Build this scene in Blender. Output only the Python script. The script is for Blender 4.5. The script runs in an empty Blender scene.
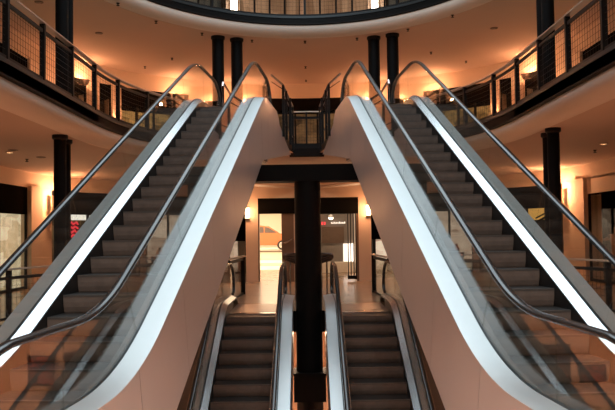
import bpy, bmesh, math, random
from mathutils import Vector, Matrix
random.seed(7)
SC = bpy.context.scene
COL = SC.collection
PI = math.pi
# ------------------------------------------------------------------ constants
EYE = 1.65
FPX = 714.88
PITCH = 0.0393
ROLL = 0.0141
UX0, UY0, UPSI = -2.3981, 5.9358, 0.0789      # base of the tall escalator, heading
T = 0.494                                      # escalator slope
RISE = 4.31
F1, F2, F3, FB = 0.0, RISE, 2 * RISE, -RISE    # floors
C1, C2, C3 = 3.75, 8.05, 12.4                  # ceilings
# ------------------------------------------------------------------ materials
MATS = {}
def mat(name, col, rough=0.5, metal=0.0, noise=0.0, nscale=8.0, emit=None, es=0.0, bump=0.0, spec=0.5):
    m = bpy.data.materials.new(name); m.use_nodes = True
    nt = m.node_tree; b = nt.nodes['Principled BSDF']
    c = (col[0], col[1], col[2], 1)
    b.inputs['Base Color'].default_value = c
    b.inputs['Roughness'].default_value = rough
    b.inputs['Metallic'].default_value = metal
    b.inputs['Specular IOR Level'].default_value = spec
    if noise > 0:
        tc = nt.nodes.new('ShaderNodeTexCoord'); n = nt.nodes.new('ShaderNodeTexNoise')
        n.inputs['Scale'].default_value = nscale; n.inputs['Detail'].default_value = 4
        r = nt.nodes.new('ShaderNodeMix'); r.data_type = 'RGBA'
        r.inputs[6].default_value = tuple(x * (1 - noise) for x in col) + (1,)
        r.inputs[7].default_value = tuple(min(1, x * (1 + noise)) for x in col) + (1,)
        nt.links.new(tc.outputs['Object'], n.inputs['Vector'])
        nt.links.new(n.outputs['Fac'], r.inputs[0]); nt.links.new(r.outputs[2], b.inputs['Base Color'])
        if bump > 0:
            bp = nt.nodes.new('ShaderNodeBump'); bp.inputs['Strength'].default_value = bump
            nt.links.new(n.outputs['Fac'], bp.inputs['Height']); nt.links.new(bp.outputs['Normal'], b.inputs['Normal'])
    if emit:
        b.inputs['Emission Color'].default_value = (emit[0], emit[1], emit[2], 1)
        b.inputs['Emission Strength'].default_value = es
    MATS[name] = m
    return m

def glass_mat(name, tint, f0=0.05, k=0.95):
    m = bpy.data.materials.new(name); m.use_nodes = True
    nt = m.node_tree; nt.nodes.clear()
    out = nt.nodes.new('ShaderNodeOutputMaterial'); mx = nt.nodes.new('ShaderNodeMixShader')
    tr = nt.nodes.new('ShaderNodeBsdfTransparent'); tr.inputs[0].default_value = (*tint, 1)
    gl = nt.nodes.new('ShaderNodeBsdfGlossy'); gl.inputs['Roughness'].default_value = 0.0
    gl.inputs[0].default_value = (1, 1, 1, 1)
    lw = nt.nodes.new('ShaderNodeLayerWeight'); lw.inputs['Blend'].default_value = 0.5
    pw = nt.nodes.new('ShaderNodeMath'); pw.operation = 'POWER'; pw.inputs[1].default_value = 5
    ml = nt.nodes.new('ShaderNodeMath'); ml.operation = 'MULTIPLY_ADD'
    ml.inputs[1].default_value = k; ml.inputs[2].default_value = f0
    nt.links.new(lw.outputs['Facing'], pw.inputs[0]); nt.links.new(pw.outputs[0], ml.inputs[0])
    nt.links.new(ml.outputs[0], mx.inputs[0]); nt.links.new(tr.outputs[0], mx.inputs[1])
    nt.links.new(gl.outputs[0], mx.inputs[2]); nt.links.new(mx.outputs[0], out.inputs[0])
    MATS[name] = m
    return m

def stripes_mat(name, c0, c1, axis, scale, rough=0.5, metal=0.0, bump=0.3):
    """fine grooves running across one object axis"""
    m = bpy.data.materials.new(name); m.use_nodes = True
    nt = m.node_tree; b = nt.nodes['Principled BSDF']
    tc = nt.nodes.new('ShaderNodeTexCoord'); w = nt.nodes.new('ShaderNodeTexWave')
    w.wave_type = 'BANDS'; w.bands_direction = axis; w.inputs['Scale'].default_value = scale
    w.inputs['Distortion'].default_value = 0.0
    n = nt.nodes.new('ShaderNodeTexNoise'); n.inputs['Scale'].default_value = 9
    r = nt.nodes.new('ShaderNodeMix'); r.data_type = 'RGBA'
    r.inputs[6].default_value = (*c0, 1); r.inputs[7].default_value = (*c1, 1)
    ad = nt.nodes.new('ShaderNodeMath'); ad.operation = 'MULTIPLY'
    nt.links.new(tc.outputs['Object'], w.inputs['Vector']); nt.links.new(tc.outputs['Object'], n.inputs['Vector'])
    nt.links.new(w.outputs['Fac'], ad.inputs[0]); nt.links.new(n.outputs['Fac'], ad.inputs[1])
    nt.links.new(ad.outputs[0], r.inputs[0]); nt.links.new(r.outputs[2], b.inputs['Base Color'])
    bp = nt.nodes.new('ShaderNodeBump'); bp.inputs['Strength'].default_value = bump; bp.inputs['Distance'].default_value = 0.004
    nt.links.new(w.outputs['Fac'], bp.inputs['Height']); nt.links.new(bp.outputs['Normal'], b.inputs['Normal'])
    b.inputs['Roughness'].default_value = rough; b.inputs['Metallic'].default_value = metal
    MATS[name] = m
    return m

def lit_window_mat(name, c0, c1, strength, sc=(1.2, 1.2, 2.2), thr=0.5):
    """a lit shop display: shelves and goods as blocks of two brightnesses"""
    m = bpy.data.materials.new(name); m.use_nodes = True
    nt = m.node_tree; b = nt.nodes['Principled BSDF']
    tc = nt.nodes.new('ShaderNodeTexCoord'); mp = nt.nodes.new('ShaderNodeMapping')
    mp.inputs['Scale'].default_value = sc
    v = nt.nodes.new('ShaderNodeTexVoronoi'); v.distance = 'CHEBYCHEV'; v.inputs['Scale'].default_value = 1.0
    n = nt.nodes.new('ShaderNodeTexNoise'); n.inputs['Scale'].default_value = 3.0; n.inputs['Detail'].default_value = 5
    ad = nt.nodes.new('ShaderNodeMath'); ad.operation = 'ADD'
    sx = nt.nodes.new('ShaderNodeSeparateColor')
    rp = nt.nodes.new('ShaderNodeValToRGB')
    rp.color_ramp.elements[0].position = thr - 0.25; rp.color_ramp.elements[0].color = (*c0, 1)
    rp.color_ramp.elements[1].position = thr + 0.35; rp.color_ramp.elements[1].color = (*c1, 1)
    hm = nt.nodes.new('ShaderNodeMath'); hm.operation = 'MULTIPLY'; hm.inputs[1].default_value = 0.5
    nt.links.new(tc.outputs['Object'], mp.inputs['Vector']); nt.links.new(mp.outputs[0], v.inputs['Vector'])
    nt.links.new(mp.outputs[0], n.inputs['Vector'])
    nt.links.new(v.outputs['Color'], sx.inputs[0]); nt.links.new(sx.outputs[0], ad.inputs[0])
    nt.links.new(n.outputs['Fac'], ad.inputs[1]); nt.links.new(ad.outputs[0], hm.inputs[0])
    nt.links.new(hm.outputs[0], rp.inputs[0])
    nt.links.new(rp.outputs[0], b.inputs['Base Color']); nt.links.new(rp.outputs[0], b.inputs['Emission Color'])
    b.inputs['Emission Strength'].default_value = strength; b.inputs['Roughness'].default_value = 0.8
    MATS[name] = m
    return m

M = MATS
mat('plaster', (0.70, 0.54, 0.42), 0.85, noise=0.04, nscale=1.5)
mat('ceiling_paint', (0.60, 0.46, 0.38), 0.9, noise=0.03, nscale=1.0)
mat('cove_paint', (0.78, 0.68, 0.60), 0.8, noise=0.02)
mat('fascia_black', (0.007, 0.006, 0.006), 0.5, 0.0, spec=0.2)
mat('fascia_edge', (0.035, 0.04, 0.043), 0.4, 0.6)
mat('black_steel', (0.007, 0.006, 0.006), 0.45, 0.0, noise=0.2, spec=0.2)
mat('column_black', (0.004, 0.0035, 0.0035), 0.55, 0.0, noise=0.15, nscale=3, spec=0.08)
mat('cladding', (0.45, 0.435, 0.435), 0.38, 0.5, noise=0.035, nscale=1.3)
mat('deck_steel', (0.70, 0.735, 0.75), 0.26, 0.9, noise=0.03, nscale=5)
mat('deck_satin', (0.66, 0.70, 0.71), 0.40, 0.6, noise=0.03, nscale=5)
mat('skirt', (0.02, 0.02, 0.02), 0.35, 0.4)
mat('rubber', (0.012, 0.012, 0.013), 0.25, 0.0, spec=0.8)
mat('chrome', (0.62, 0.62, 0.63), 0.16, 1.0)
mat('gasket', (0.02, 0.03, 0.035), 0.3)
stripes_mat('step_tread', (0.020, 0.018, 0.017), (0.06, 0.055, 0.05), 'X', 14, 0.45, 0.5)
stripes_mat('step_riser', (0.17, 0.135, 0.115), (0.40, 0.33, 0.285), 'X', 48, 0.5, 0.05)
mat('step_edge', (0.16, 0.15, 0.14), 0.4, 0.5)
mat('rail_bronze', (0.55, 0.42, 0.34), 0.35, 0.6)
mat('rail_cream', (0.70, 0.60, 0.50), 0.4, 0.3)
mat('floor_stone', (0.44, 0.29, 0.19), 0.22, noise=0.12, nscale=2.0)
mat('floor_plate', (0.26, 0.19, 0.165), 0.3, 0.6)
mat('dark_shell', (0.02, 0.017, 0.015), 0.9)
mat('header_black', (0.008, 0.007, 0.006), 0.95, spec=0.0)
mat('dark_chrome', (0.16, 0.15, 0.15), 0.2, 1.0)
mat('white_wall', (0.88, 0.80, 0.70), 0.8, noise=0.02)
mat('brown_panel', (0.16, 0.10, 0.07), 0.4, noise=0.1)
mat('grey_panel', (0.28, 0.24, 0.21), 0.5)
mat('lamp_glow', (1, 0.8, 0.5), 0.5, emit=(1, 0.66, 0.34), es=14)
mat('lamp_white', (1, 0.95, 0.9), 0.5, emit=(1, 0.88, 0.72), es=10)
mat('sign_red', (0.8, 0.05, 0.06), 0.5, emit=(1.0, 0.07, 0.09), es=1.1)
mat('sign_white', (0.9, 0.85, 0.8), 0.5, emit=(1, 0.88, 0.78), es=1.6)
mat('car_paint', (0.58, 0.20, 0.085), 0.25, 0.4)
mat('car_glass', (0.10, 0.07, 0.06), 0.1)
mat('tyre', (0.02, 0.02, 0.02), 0.8)
mat('tail_lamp', (0.9, 0.5, 0.4), 0.3, emit=(1, 0.75, 0.55), es=2)
mat('frame_wood', (0.02, 0.018, 0.016), 0.5)
mat('cloth_pink', (0.62, 0.42, 0.34), 0.9)
mat('goods_a', (0.45, 0.20, 0.10), 0.6, noise=0.3)
mat('goods_b', (0.70, 0.60, 0.48), 0.6, noise=0.2)
mat('goods_c', (0.06, 0.05, 0.05), 0.6)
glass_mat('glass', (0.90, 0.93, 0.92), 0.045, 0.95)
glass_mat('shop_glass', (0.9, 0.9, 0.88), 0.03, 0.6)
lit_window_mat('win_gold', (0.14, 0.07, 0.02), (0.85, 0.48, 0.16), 0.7, (2.0, 2.0, 3.0))
lit_window_mat('win_dim', (0.05, 0.028, 0.012), (0.40, 0.22, 0.09), 0.5, (1.2, 1.2, 2.0))
lit_window_mat('win_cream', (0.55, 0.42, 0.22), (0.95, 0.85, 0.60), 0.85, (1.5, 1.5, 2.5), 0.45)
lit_window_mat('win_pale', (0.35, 0.20, 0.12), (1.0, 0.78, 0.58), 1.0, (1.0, 1.0, 1.8), 0.4)
lit_window_mat('win_black', (0.010, 0.006, 0.004), (0.10, 0.045, 0.02), 0.35, (2.5, 2.5, 5.0), 0.62)
lit_window_mat('win_top', (0.24, 0.13, 0.07), (0.58, 0.36, 0.22), 0.55, (1.6, 1.6, 0.25), 0.45)
lit_window_mat('win_teal', (0.03, 0.045, 0.045), (0.20, 0.19, 0.16), 0.35, (1.6, 1.6, 0.3), 0.5)
lit_window_mat('picture_red', (0.03, 0.025, 0.02), (0.55, 0.12, 0.07), 0.0, (7, 7, 10), 0.55)
lit_window_mat('picture_dark', (0.02, 0.018, 0.016), (0.22, 0.10, 0.07), 0.0, (5, 5, 8), 0.6)
# ------------------------------------------------------------------ mesh builder
class MB:
    def __init__(self): self.v = []; self.f = []; self.mi = []
    def quadstrip(self, rings, closed=True, cap=True, m=0):
        n = len(rings[0]); b = len(self.v)
        for r in rings: self.v += [tuple(p) for p in r]
        for i in range(len(rings) - 1):
            for j in range(n if closed else n - 1):
                k = (j + 1) % n
                self.f.append((b + i * n + j, b + i * n + k, b + (i + 1) * n + k, b + (i + 1) * n + j)); self.mi.append(m)
        if cap and closed:
            self.f.append(tuple(b + j for j in range(n))[::-1]); self.mi.append(m)
            e = b + (len(rings) - 1) * n
            self.f.append(tuple(e + j for j in range(n))); self.mi.append(m)
    def box(self, x0, x1, y0, y1, z0, z1, m=0):
        self.quadstrip([[(x0, y0, z0), (x1, y0, z0), (x1, y1, z0), (x0, y1, z0)],
                        [(x0, y0, z1), (x1, y0, z1), (x1, y1, z1), (x0, y1, z1)]], m=m)
    def prism_x(self, poly, x0, x1, m=0):
        """polygon in (y,z) extruded along x"""
        self.quadstrip([[(x0, y, z) for y, z in poly], [(x1, y, z) for y, z in poly]], m=m)
    def prism_z(self, poly, z0, z1, m=0):
        self.quadstrip([[(x, y, z0) for x, y in poly], [(x, y, z1) for x, y in poly]], m=m)
    def tube(self, pts, r, n=8, m=0, ry=None):
        pts = [Vector(p) for p in pts]; rings = []
        up0 = Vector((0, 0, 1))
        for i, p in enumerate(pts):
            d = (pts[min(i + 1, len(pts) - 1)] - pts[max(i - 1, 0)]).normalized()
            a = d.cross(up0)
            if a.length < 1e-3: a = d.cross(Vector((0, 1, 0)))
            a.normalize(); b = a.cross(d).normalized()
            rr = r[i] if isinstance(r, (list, tuple)) else r
            rings.append([p + a * math.cos(2 * PI * k / n) * rr + b * math.sin(2 * PI * k / n) * (ry if ry else rr) for k in range(n)])
        self.quadstrip(rings, m=m)
    def bar(self, p, q, w=0.02, h=None, m=0):
        """square bar from p to q"""
        p, q = Vector(p), Vector(q); h = h or w
        d = (q - p).normalized(); a = d.cross(Vector((0, 0, 1)))
        if a.length < 1e-3: a = Vector((1, 0, 0))
        a.normalize(); b = a.cross(d).normalized()
        o = [a * w / 2 + b * h / 2, -a * w / 2 + b * h / 2, -a * w / 2 - b * h / 2, a * w / 2 - b * h / 2]
        self.quadstrip([[p + x for x in o], [q + x for x in o]], m=m)
    def lathe(self, prof, c=(0, 0, 0), n=20, m=0):
        rings = [[(c[0] + r * math.cos(2 * PI * k / n), c[1] + r * math.sin(2 * PI * k / n), c[2] + z) for k in range(n)] for r, z in prof]
        self.quadstrip(rings, m=m)
    def sweep(self, path, prof, m=0, closed=True):
        """profile (d outward, z) swept along a plan path [(x,y)]; outward is to the left of travel"""
        rings = []
        P = [Vector((x, y)) for x, y in path]
        for i, p in enumerate(P):
            d0 = (P[i] - P[i - 1]).normalized() if i > 0 else (P[1] - P[0]).normalized()
            d1 = (P[i + 1] - P[i]).normalized() if i < len(P) - 1 else d0
            n0 = Vector((-d0.y, d0.x)); n1 = Vector((-d1.y, d1.x)); n = (n0 + n1)
            if n.length < 1e-4: n = n0
            n.normalize(); k = 1 / max(0.5, n.dot(n0))
            rings.append([(p.x + n.x * d * k, p.y + n.y * d * k, z) for d, z in prof])
        self.quadstrip(rings, closed=closed, cap=closed, m=m)
    def build(self, name, mats, parent=None, smooth=False, angle=35, loc=None):
        me = bpy.data.meshes.new(name)
        me.from_pydata(self.v, [], self.f)
        if not isinstance(mats, (list, tuple)): mats = [mats]
        for x in mats: me.materials.append(M[x])
        for p, i in zip(me.polygons, self.mi): p.material_index = i
        bm = bmesh.new(); bm.from_mesh(me); bmesh.ops.recalc_face_normals(bm, faces=bm.faces)
        if smooth:
            for f in bm.faces: f.smooth = True
            for e in bm.edges:
                if len(e.link_faces) == 2 and e.calc_face_angle(0) > math.radians(angle): e.smooth = False
        bm.to_mesh(me); bm.free()
        o = bpy.data.objects.new(name, me); COL.objects.link(o)
        if parent: o.parent = parent
        return o

def tag(o, label, cat, group=None):
    o['label'] = label; o['category'] = cat
    if group: o['group'] = group
    return o
def thing(name, label, cat, loc=(0, 0, 0), rz=0, group=None):
    o = bpy.data.objects.new(name, None); COL.objects.link(o)
    o.location = loc; o.rotation_euler = (0, 0, rz)
    o.empty_display_size = 0.2
    return tag(o, label, cat, group)
def struct(o):
    o['kind'] = 'structure'; return o
def fill_slab(name, outer, holes, z0, z1, m, bottom=None):
    """flat slab with holes, top at z1, underside at z0"""
    bm = bmesh.new()
    for z, flip in ((z1, False), (z0, True)):
        es = []
        for loop in [outer] + holes:
            vs = [bm.verts.new((x, y, z)) for x, y in loop]
            es += [bm.edges.new((vs[i], vs[(i + 1) % len(vs)])) for i in range(len(vs))]
        g = bmesh.ops.triangle_fill(bm, edges=es, use_beauty=True, normal=(0, 0, -1 if flip else 1))
        for x in g['geom']:
            if isinstance(x, bmesh.types.BMFace): x.material_index = 1 if flip else 0
    for loop in [outer] + holes:
        a = [bm.verts.new((x, y, z0)) for x, y in loop]; b = [bm.verts.new((x, y, z1)) for x, y in loop]
        for i in range(len(loop)):
            j = (i + 1) % len(loop); f = bm.faces.new((a[i], a[j], b[j], b[i])); f.material_index = 2
    me = bpy.data.meshes.new(name); bm.to_mesh(me); bm.free()
    for x in m: me.materials.append(M[x])
    o = bpy.data.objects.new(name, me); COL.objects.link(o)
    return struct(o)
def light(name, kind, loc, energy, col, size=0.2, rot=None, parent=None, **kw):
    d = bpy.data.lights.new(name, kind); d.energy = energy; d.color = col
    if kind == 'AREA':
        d.shape = 'RECTANGLE' if 'size_y' in kw else 'SQUARE'
        d.size = size
        if 'size_y' in kw: d.size_y = kw['size_y']
    else: d.shadow_soft_size = size
    if kind == 'SPOT': d.spot_size = kw.get('angle', 2.2); d.spot_blend = 0.8
    o = bpy.data.objects.new(name, d); COL.objects.link(o); o.location = loc
    if rot: o.rotation_euler = rot
    if parent: o.parent = parent
    return o
WARM = (1.0, 0.45, 0.21)
WARM2 = (1.0, 0.66, 0.42)
COOL = (0.80, 0.93, 1.0)
# ------------------------------------------------------------------ plan curves
def ell(cx, cy, a, b, t0, t1, n):
    return [(cx + a * math.cos(t0 + (t1 - t0) * i / n), cy + b * math.sin(t0 + (t1 - t0) * i / n)) for i in range(n + 1)]
WALL = [(-9.0, -4.0), (-9.0, 3.0), (-9.0, 10.0), (-9.0, 16.0), (-9.0, 20.0)] + ell(0, 23, 9, 7.4, PI, 0, 64) + [(9.0, 20.0), (9.0, 16.0), (9.0, 10.0), (9.0, 3.0), (9.0, -4.0)]
RING2 = [(-4.53, 1.0), (-4.53, 8.0)] + ell(0, 15.5, 4.53, 6.5, PI, 0, 56) + [(4.53, 8.0), (4.53, 1.0)]
RING3 = [(-5.8, 1.0), (-5.8, 8.0)] + ell(0, 15.5, 5.8, 7.36, PI, 0, 64) + [(5.8, 8.0), (5.8, 1.0)]
def plen(path):
    L = [0.0]
    for a, b in zip(path, path[1:]): L.append(L[-1] + math.hypot(b[0] - a[0], b[1] - a[1]))
    return L
def at(path, L, t):
    t = max(0, min(L[-1], t))
    for i in range(len(path) - 1):
        if t <= L[i + 1] + 1e-9:
            k = (t - L[i]) / max(1e-9, L[i + 1] - L[i])
            return (path[i][0] + (path[i + 1][0] - path[i][0]) * k, path[i][1] + (path[i + 1][1] - path[i][1]) * k)
    return path[-1]
def sub(path, t0, t1):
    L = plen(path); out = [at(path, L, t0)]
    out += [p for p, l in zip(path, L) if t0 + 1e-3 < l < t1 - 1e-3]
    out.append(at(path, L, t1)); return out
def bearing_t(path, k, ymin=0.5):
    """arc length where the path crosses the plan bearing x = k*y"""
    L = plen(path)
    for i in range(len(path) - 1):
        a, b = path[i], path[i + 1]
        fa, fb = a[0] - k * a[1], b[0] - k * b[1]
        if fa * fb <= 0 and max(a[1], b[1]) > ymin and fa != fb:
            s = fa / (fa - fb)
            if a[1] + (b[1] - a[1]) * s > ymin: return L[i] + (L[i + 1] - L[i]) * s
    return 0
WL = plen(WALL)
def K(px): return (px - 307.9) / 715.0
def wt(px): return bearing_t(WALL, K(px), 5.0)
# ------------------------------------------------------------------ floors, ceilings, ring edges
outer = WALL
OPEN1 = [(0, 4.95), (-5.9, 4.95)] + ell(0, 12.5, 5.9, 6.0, PI, PI - math.acos(1.95 / 5.9), 30) + [(-1.95, 15.3), (0, 15.3), (1.95, 15.3)] + \
        ell(0, 12.5, 5.9, 6.0, math.acos(1.95 / 5.9), 0, 30) + [(5.9, 4.95)]
WOUT = [(-11.5, -4.2)] + [(-11.5, 23)] + ell(0, 23, 11.5, 9.8, PI, 0, 40)[1:] + [(11.5, -4.2)]
fill_slab('floor', WOUT, [OPEN1], -0.45, F1, ('floor_stone', 'plaster', 'fascia_black'))
# upper gallery: opening with the two landings reaching in
def esc_pt(u, s, side=-1):
    x = UX0 + u * math.cos(UPSI) + s * math.sin(UPSI); y = UY0 - u * math.sin(UPSI) + s * math.cos(UPSI)
    return (x if side < 0 else -x, y)
n2 = len(RING2)
half = [p for p in RING2 if p[0] < -2.25]
lan = [esc_pt(-0.86, 15.0), esc_pt(-0.86, 9.55), esc_pt(0.80, 9.55), esc_pt(0.80, 13.0), (-0.52, 20.9), (-0.40, 21.9)]
OPEN2 = [(0, 1.0)] + half + lan
OPEN2 = OPEN2 + [(-x, y) for x, y in OPEN2[::-1] if abs(x) > 1e-6]
fill_slab('floor_gallery', WOUT, [OPEN2], F2 - 0.20, F2, ('floor_stone', 'ceiling_paint', 'fascia_black'))
fill_slab('floor_top', WOUT, [RING3], F3 - 0.20, F3, ('floor_stone', 'ceiling_paint', 'fascia_black'))
C1O = [(x * 1.10, y if y < 15.5 else 15.5 + (y - 15.5) * 1.075) for x, y in RING2]
C2O = [(x * 1.07, y if y < 15.5 else 15.5 + (y - 15.5) * 1.06) for x, y in RING3]
fill_slab('ceiling', WOUT, [C1O], C1, C1 + 0.06, ('ceiling_paint', 'ceiling_paint', 'ceiling_paint'))
fill_slab('ceiling_gallery', WOUT, [C2O], C2, C2 + 0.06, ('ceiling_paint', 'ceiling_paint', 'ceiling_paint'))
fill_slab('ceiling_top', WOUT, [RING3], C3, C3 + 0.2, ('ceiling_paint', 'ceiling_paint', 'cove_paint'))
LOUT = [(-11.5, -4.2), (-11.5, 18.4), (11.5, 18.4), (11.5, -4.2)]
b = MB(); b.box(-11.5, 11.5, -4.2, 18.4, FB - 0.2, FB); struct(b.build('floor_lower', 'floor_stone'))
def ring_edge(nm, path, F, C, dz=0.25):
    b = MB(); b.sweep(path, [(-0.02, F + 0.04), (-0.02, F - 0.03), (0.02, F - 0.03), (0.02, F + 0.04)], m=1)
    b.sweep(path, [(0, F - 0.03), (0.0, F - 0.22), (0.03, F - dz), (0.12, F - dz), (0.12, F - 0.03)], m=0)
    struct(b.build('trim_%d' % nm, ['fascia_black', 'fascia_edge'], smooth=True))
    b = MB(); h = F - dz - C
    pr = [(0.05, F - dz + 0.01)] + [(0.05 + 0.42 * (1 - math.cos(a)), F - dz - h * math.sin(a)) for a in [i * PI / 2 / 8 for i in range(9)]] + [(0.50, F - dz + 0.01)]
    b.sweep(path, pr); struct(b.build('trim_%d' % (nm + 1), 'cove_paint', smooth=True, angle=60))
ring_edge(1, RING2, F2, C1)
ring_edge(3, RING3, F3, C2)
# unseen dark shells added behind the shops to block world light
SL = plen(WOUT); s0, s1 = bearing_t(WOUT, -9.2 / 29.0, 5), bearing_t(WOUT, -0.30 / 32.8, 5)
for nm_, a_, c_, zb in (('blocker_shell_west', 0, s0, -0.5), ('blocker_shell_north', s0, s1, C1), ('blocker_shell_east', s1, SL[-1], -0.5)):
    b = MB(); b.sweep(sub(WOUT, a_, c_), [(0, zb), (0.15, zb), (0.15, C3 + 0.3), (0, C3 + 0.3)]); struct(b.build(nm_, 'dark_shell'))
b = MB(); b.box(-11.6, 11.6, -4.4, -4.2, FB, C3 + 0.3); struct(b.build('wall_south', 'plaster'))
# lower hall walls
b = MB()
for a_, c_ in ((-11.6, -3.7), (-0.6, 0.6), (3.7, 11.6)): b.box(a_, c_, 18.0, 18.3, FB, -0.45)
struct(b.build('wall_lower_north', 'plaster'))
b = MB()
for a_, c_ in ((-3.7, -0.6), (0.6, 3.7)): b.box(a_, c_, 18.02, 18.3, FB, -0.45)
struct(b.build('wall_lower_dark', 'dark_shell'))  # dark panels almost flush with the plaster stretches
b = MB(); b.box(-11.7, -11.5, -4.2, 18.3, FB, -0.45); struct(b.build('wall_lower_west', 'plaster'))
b = MB(); b.box(11.5, 11.7, -4.2, 18.3, FB, -0.45); struct(b.build('wall_lower_east', 'plaster'))
# ------------------------------------------------------------------ gallery walls and shopfronts
def band(name, t0, t1, z0, z1, m, d0=0.0, d1=0.25, parent=None):
    b = MB(); b.sweep(sub(WALL, t0, t1), [(d0, z0), (d0, z1), (d1, z1), (d1, z0)])
    return b.build(name, m, parent, smooth=True)
TM = WL[-1] / 2
def shopfront(px0, px1, z0, zh, zt, win, label, n=3, depth=1.0, kind='shop window'):
    """window from z0 to zh with a black header up to zt, between two bearings of the wall"""
    t0, t1 = wt(px0), wt(px1)
    p = at(WALL, WL, (t0 + t1) / 2)
    r = thing('shopfront', label, 'shopfront', (p[0], p[1], z0))
    off = Vector((-p[0], -p[1], -z0))
    if px1 < 60 or px0 > 586: depth = 0.22 if 'mannequin' not in label else 1.6
    def rel(o): o.location = off; return o
    rel(band('header', t0, t1, zh, zt, 'header_black', 0.02, depth, r))
    b = MB(); L = WL
    for i in range(n + 1):
        t = t0 + (t1 - t0) * i / n
        b.sweep(sub(WALL, max(t0, t - 0.04), min(t1, t + 0.04)), [(0.02, z0), (0.02, zh), (0.10, zh), (0.10, z0)])
    b.sweep(sub(WALL, t0, t1), [(0.02, z0), (0.02, z0 + 0.08), (0.10, z0 + 0.08), (0.10, z0)])
    rel(b.build('window_frame', 'black_steel', r))
    rel(band('pane', t0, t1, z0 + 0.08, zh, 'shop_glass', 0.055, 0.065, r))
    rel(band('display_wall', t0 + 0.02, t1 - 0.02, z0, zt, win, depth, depth + 0.08, r))
    return r
def pier(nm, px0, px1, z0, z1, d0=-0.06):
    return struct(band('wall_pier_%d' % nm, wt(px0), wt(px1), z0, z1, 'plaster', d0, 0.45))
# top bands
struct(band('wall_north', 0, WL[-1], 3.25, C1 + 0.05, 'plaster'))
struct(band('wall_gallery', 0, WL[-1], 7.42, C2 + 0.05, 'plaster'))
struct(band('wall_top', 0, WL[-1], 12.3, C3 + 0.05, 'plaster'))
# level 1
shopfront(-75, 28, F1, 2.38, 3.25, 'win_cream', 'black framed shop window with cream lit display beside the plaster pier', 3)
shopfront(52, 131, F1, 2.45, 3.25, 'win_dim', 'dim shop window with red sign behind the paired black columns', 4)
shopfront(137, 205, F1, 2.5, 3.25, 'win_pale', 'pale lit shop window seen through the leftmost escalator glass', 3)
shopfront(212, 246, F1, 1.35, 3.25, 'win_pale', 'low white lit shop window beside the car showroom doorway', 2)
shopfront(371, 404, F1, 1.35, 3.25, 'win_pale', 'low white lit shop window beside the doorway with vertical bars', 2)
shopfront(411, 476, F1, 2.5, 3.25, 'win_pale', 'tan lit shop window with goods seen through the rightmost escalator', 3)
shopfront(482, 563, F1, 2.45, 3.25, 'win_black', 'dark shop window with yellow panel behind the paired black columns', 4)
shopfront(588, 690, F1, 2.75, 2.80, 'win_black', 'dark shop opening under a plaster lintel with a mannequin inside', 2)
struct(band('wall_lintel', wt(588), wt(690), 2.78, 3.3, 'plaster', 0.0, 0.3))
for i, (a, c) in enumerate([(28, 40), (40, 52), (131, 137), (205, 212), (404, 411), (476, 482), (563, 575), (575, 588)]):
    pier(i + 1, a, c, F1, 3.3, 0.0 if i not in (0, 7) else -0.12)
# level 2
shopfront(-90, 28, F2, 6.9, 7.42, 'win_gold', 'upper shop window with warm goods above the cream lit shop', 4)
shopfront(58, 87, F2, 6.9, 7.42, 'win_dim', 'upper shop window half dark beside the paired black columns', 2)
shopfront(99, 112, F2, 6.9, 7.42, 'win_dim', 'narrow upper shop window between two orange lit piers', 1)
shopfront(121, 190, F2, 6.7, 7.42, 'win_gold', 'gold lit upper shop window beside the leftmost escalator top', 4)
shopfront(252, 364, F2, 6.9, 7.42, 'win_dim', 'wide dim upper shop window between the two escalator landings', 5)
shopfront(426, 494, F2, 6.7, 7.42, 'win_gold', 'gold lit upper shop window beside the rightmost escalator top', 4)
shopfront(503, 516, F2, 6.9, 7.42, 'win_dim', 'narrow upper shop window between orange piers above the yellow panel', 1)
shopfront(528, 557, F2, 6.9, 7.42, 'win_dim', 'upper shop window half dark beside the right paired columns', 2)
shopfront(587, 705, F2, 6.9, 7.42, 'win_gold', 'upper shop window with warm goods above the dark shop opening', 4)
for i, (a, c) in enumerate([(28, 58), (87, 99), (112, 121), (190, 252), (364, 426), (494, 503), (516, 528), (557, 587)]):
    pier(i + 11, a, c, F2, 7.45)
# level 3
for i, (a, c, w, lab) in enumerate([(120, 228, 'win_teal', 'top floor shop window dim and wide beside a bright lit strip'), (242, 303, 'win_top', 'top floor gold shop window over the left landing'),
                          (307, 372, 'win_top', 'top floor gold shop window over the right landing'), (388, 495, 'win_teal', 'top floor shop window dim beside the right bright strip')]):
    shopfront(a, c, F3, 12.2, 12.3, w, lab, 4)
for i, (a, c) in enumerate([(228, 242), (372, 388), (303, 307)]):
    pier(i + 21, a, c, F3, 12.3)
struct(band('wall_top_west', 0, wt(120), F3, 12.3, 'plaster')); struct(band('wall_top_east', wt(495), WL[-1], F3, 12.3, 'plaster'))
struct(band('wall_west', 0, wt(-90), F1, 3.25, 'plaster')); struct(band('wall_east', wt(705), WL[-1], F1, 3.25, 'plaster'))
struct(band('wall_gallery_west', 0, wt(-90), F2, 7.45, 'plaster')); struct(band('wall_gallery_east', wt(705), WL[-1], F2, 7.45, 'plaster'))
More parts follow.
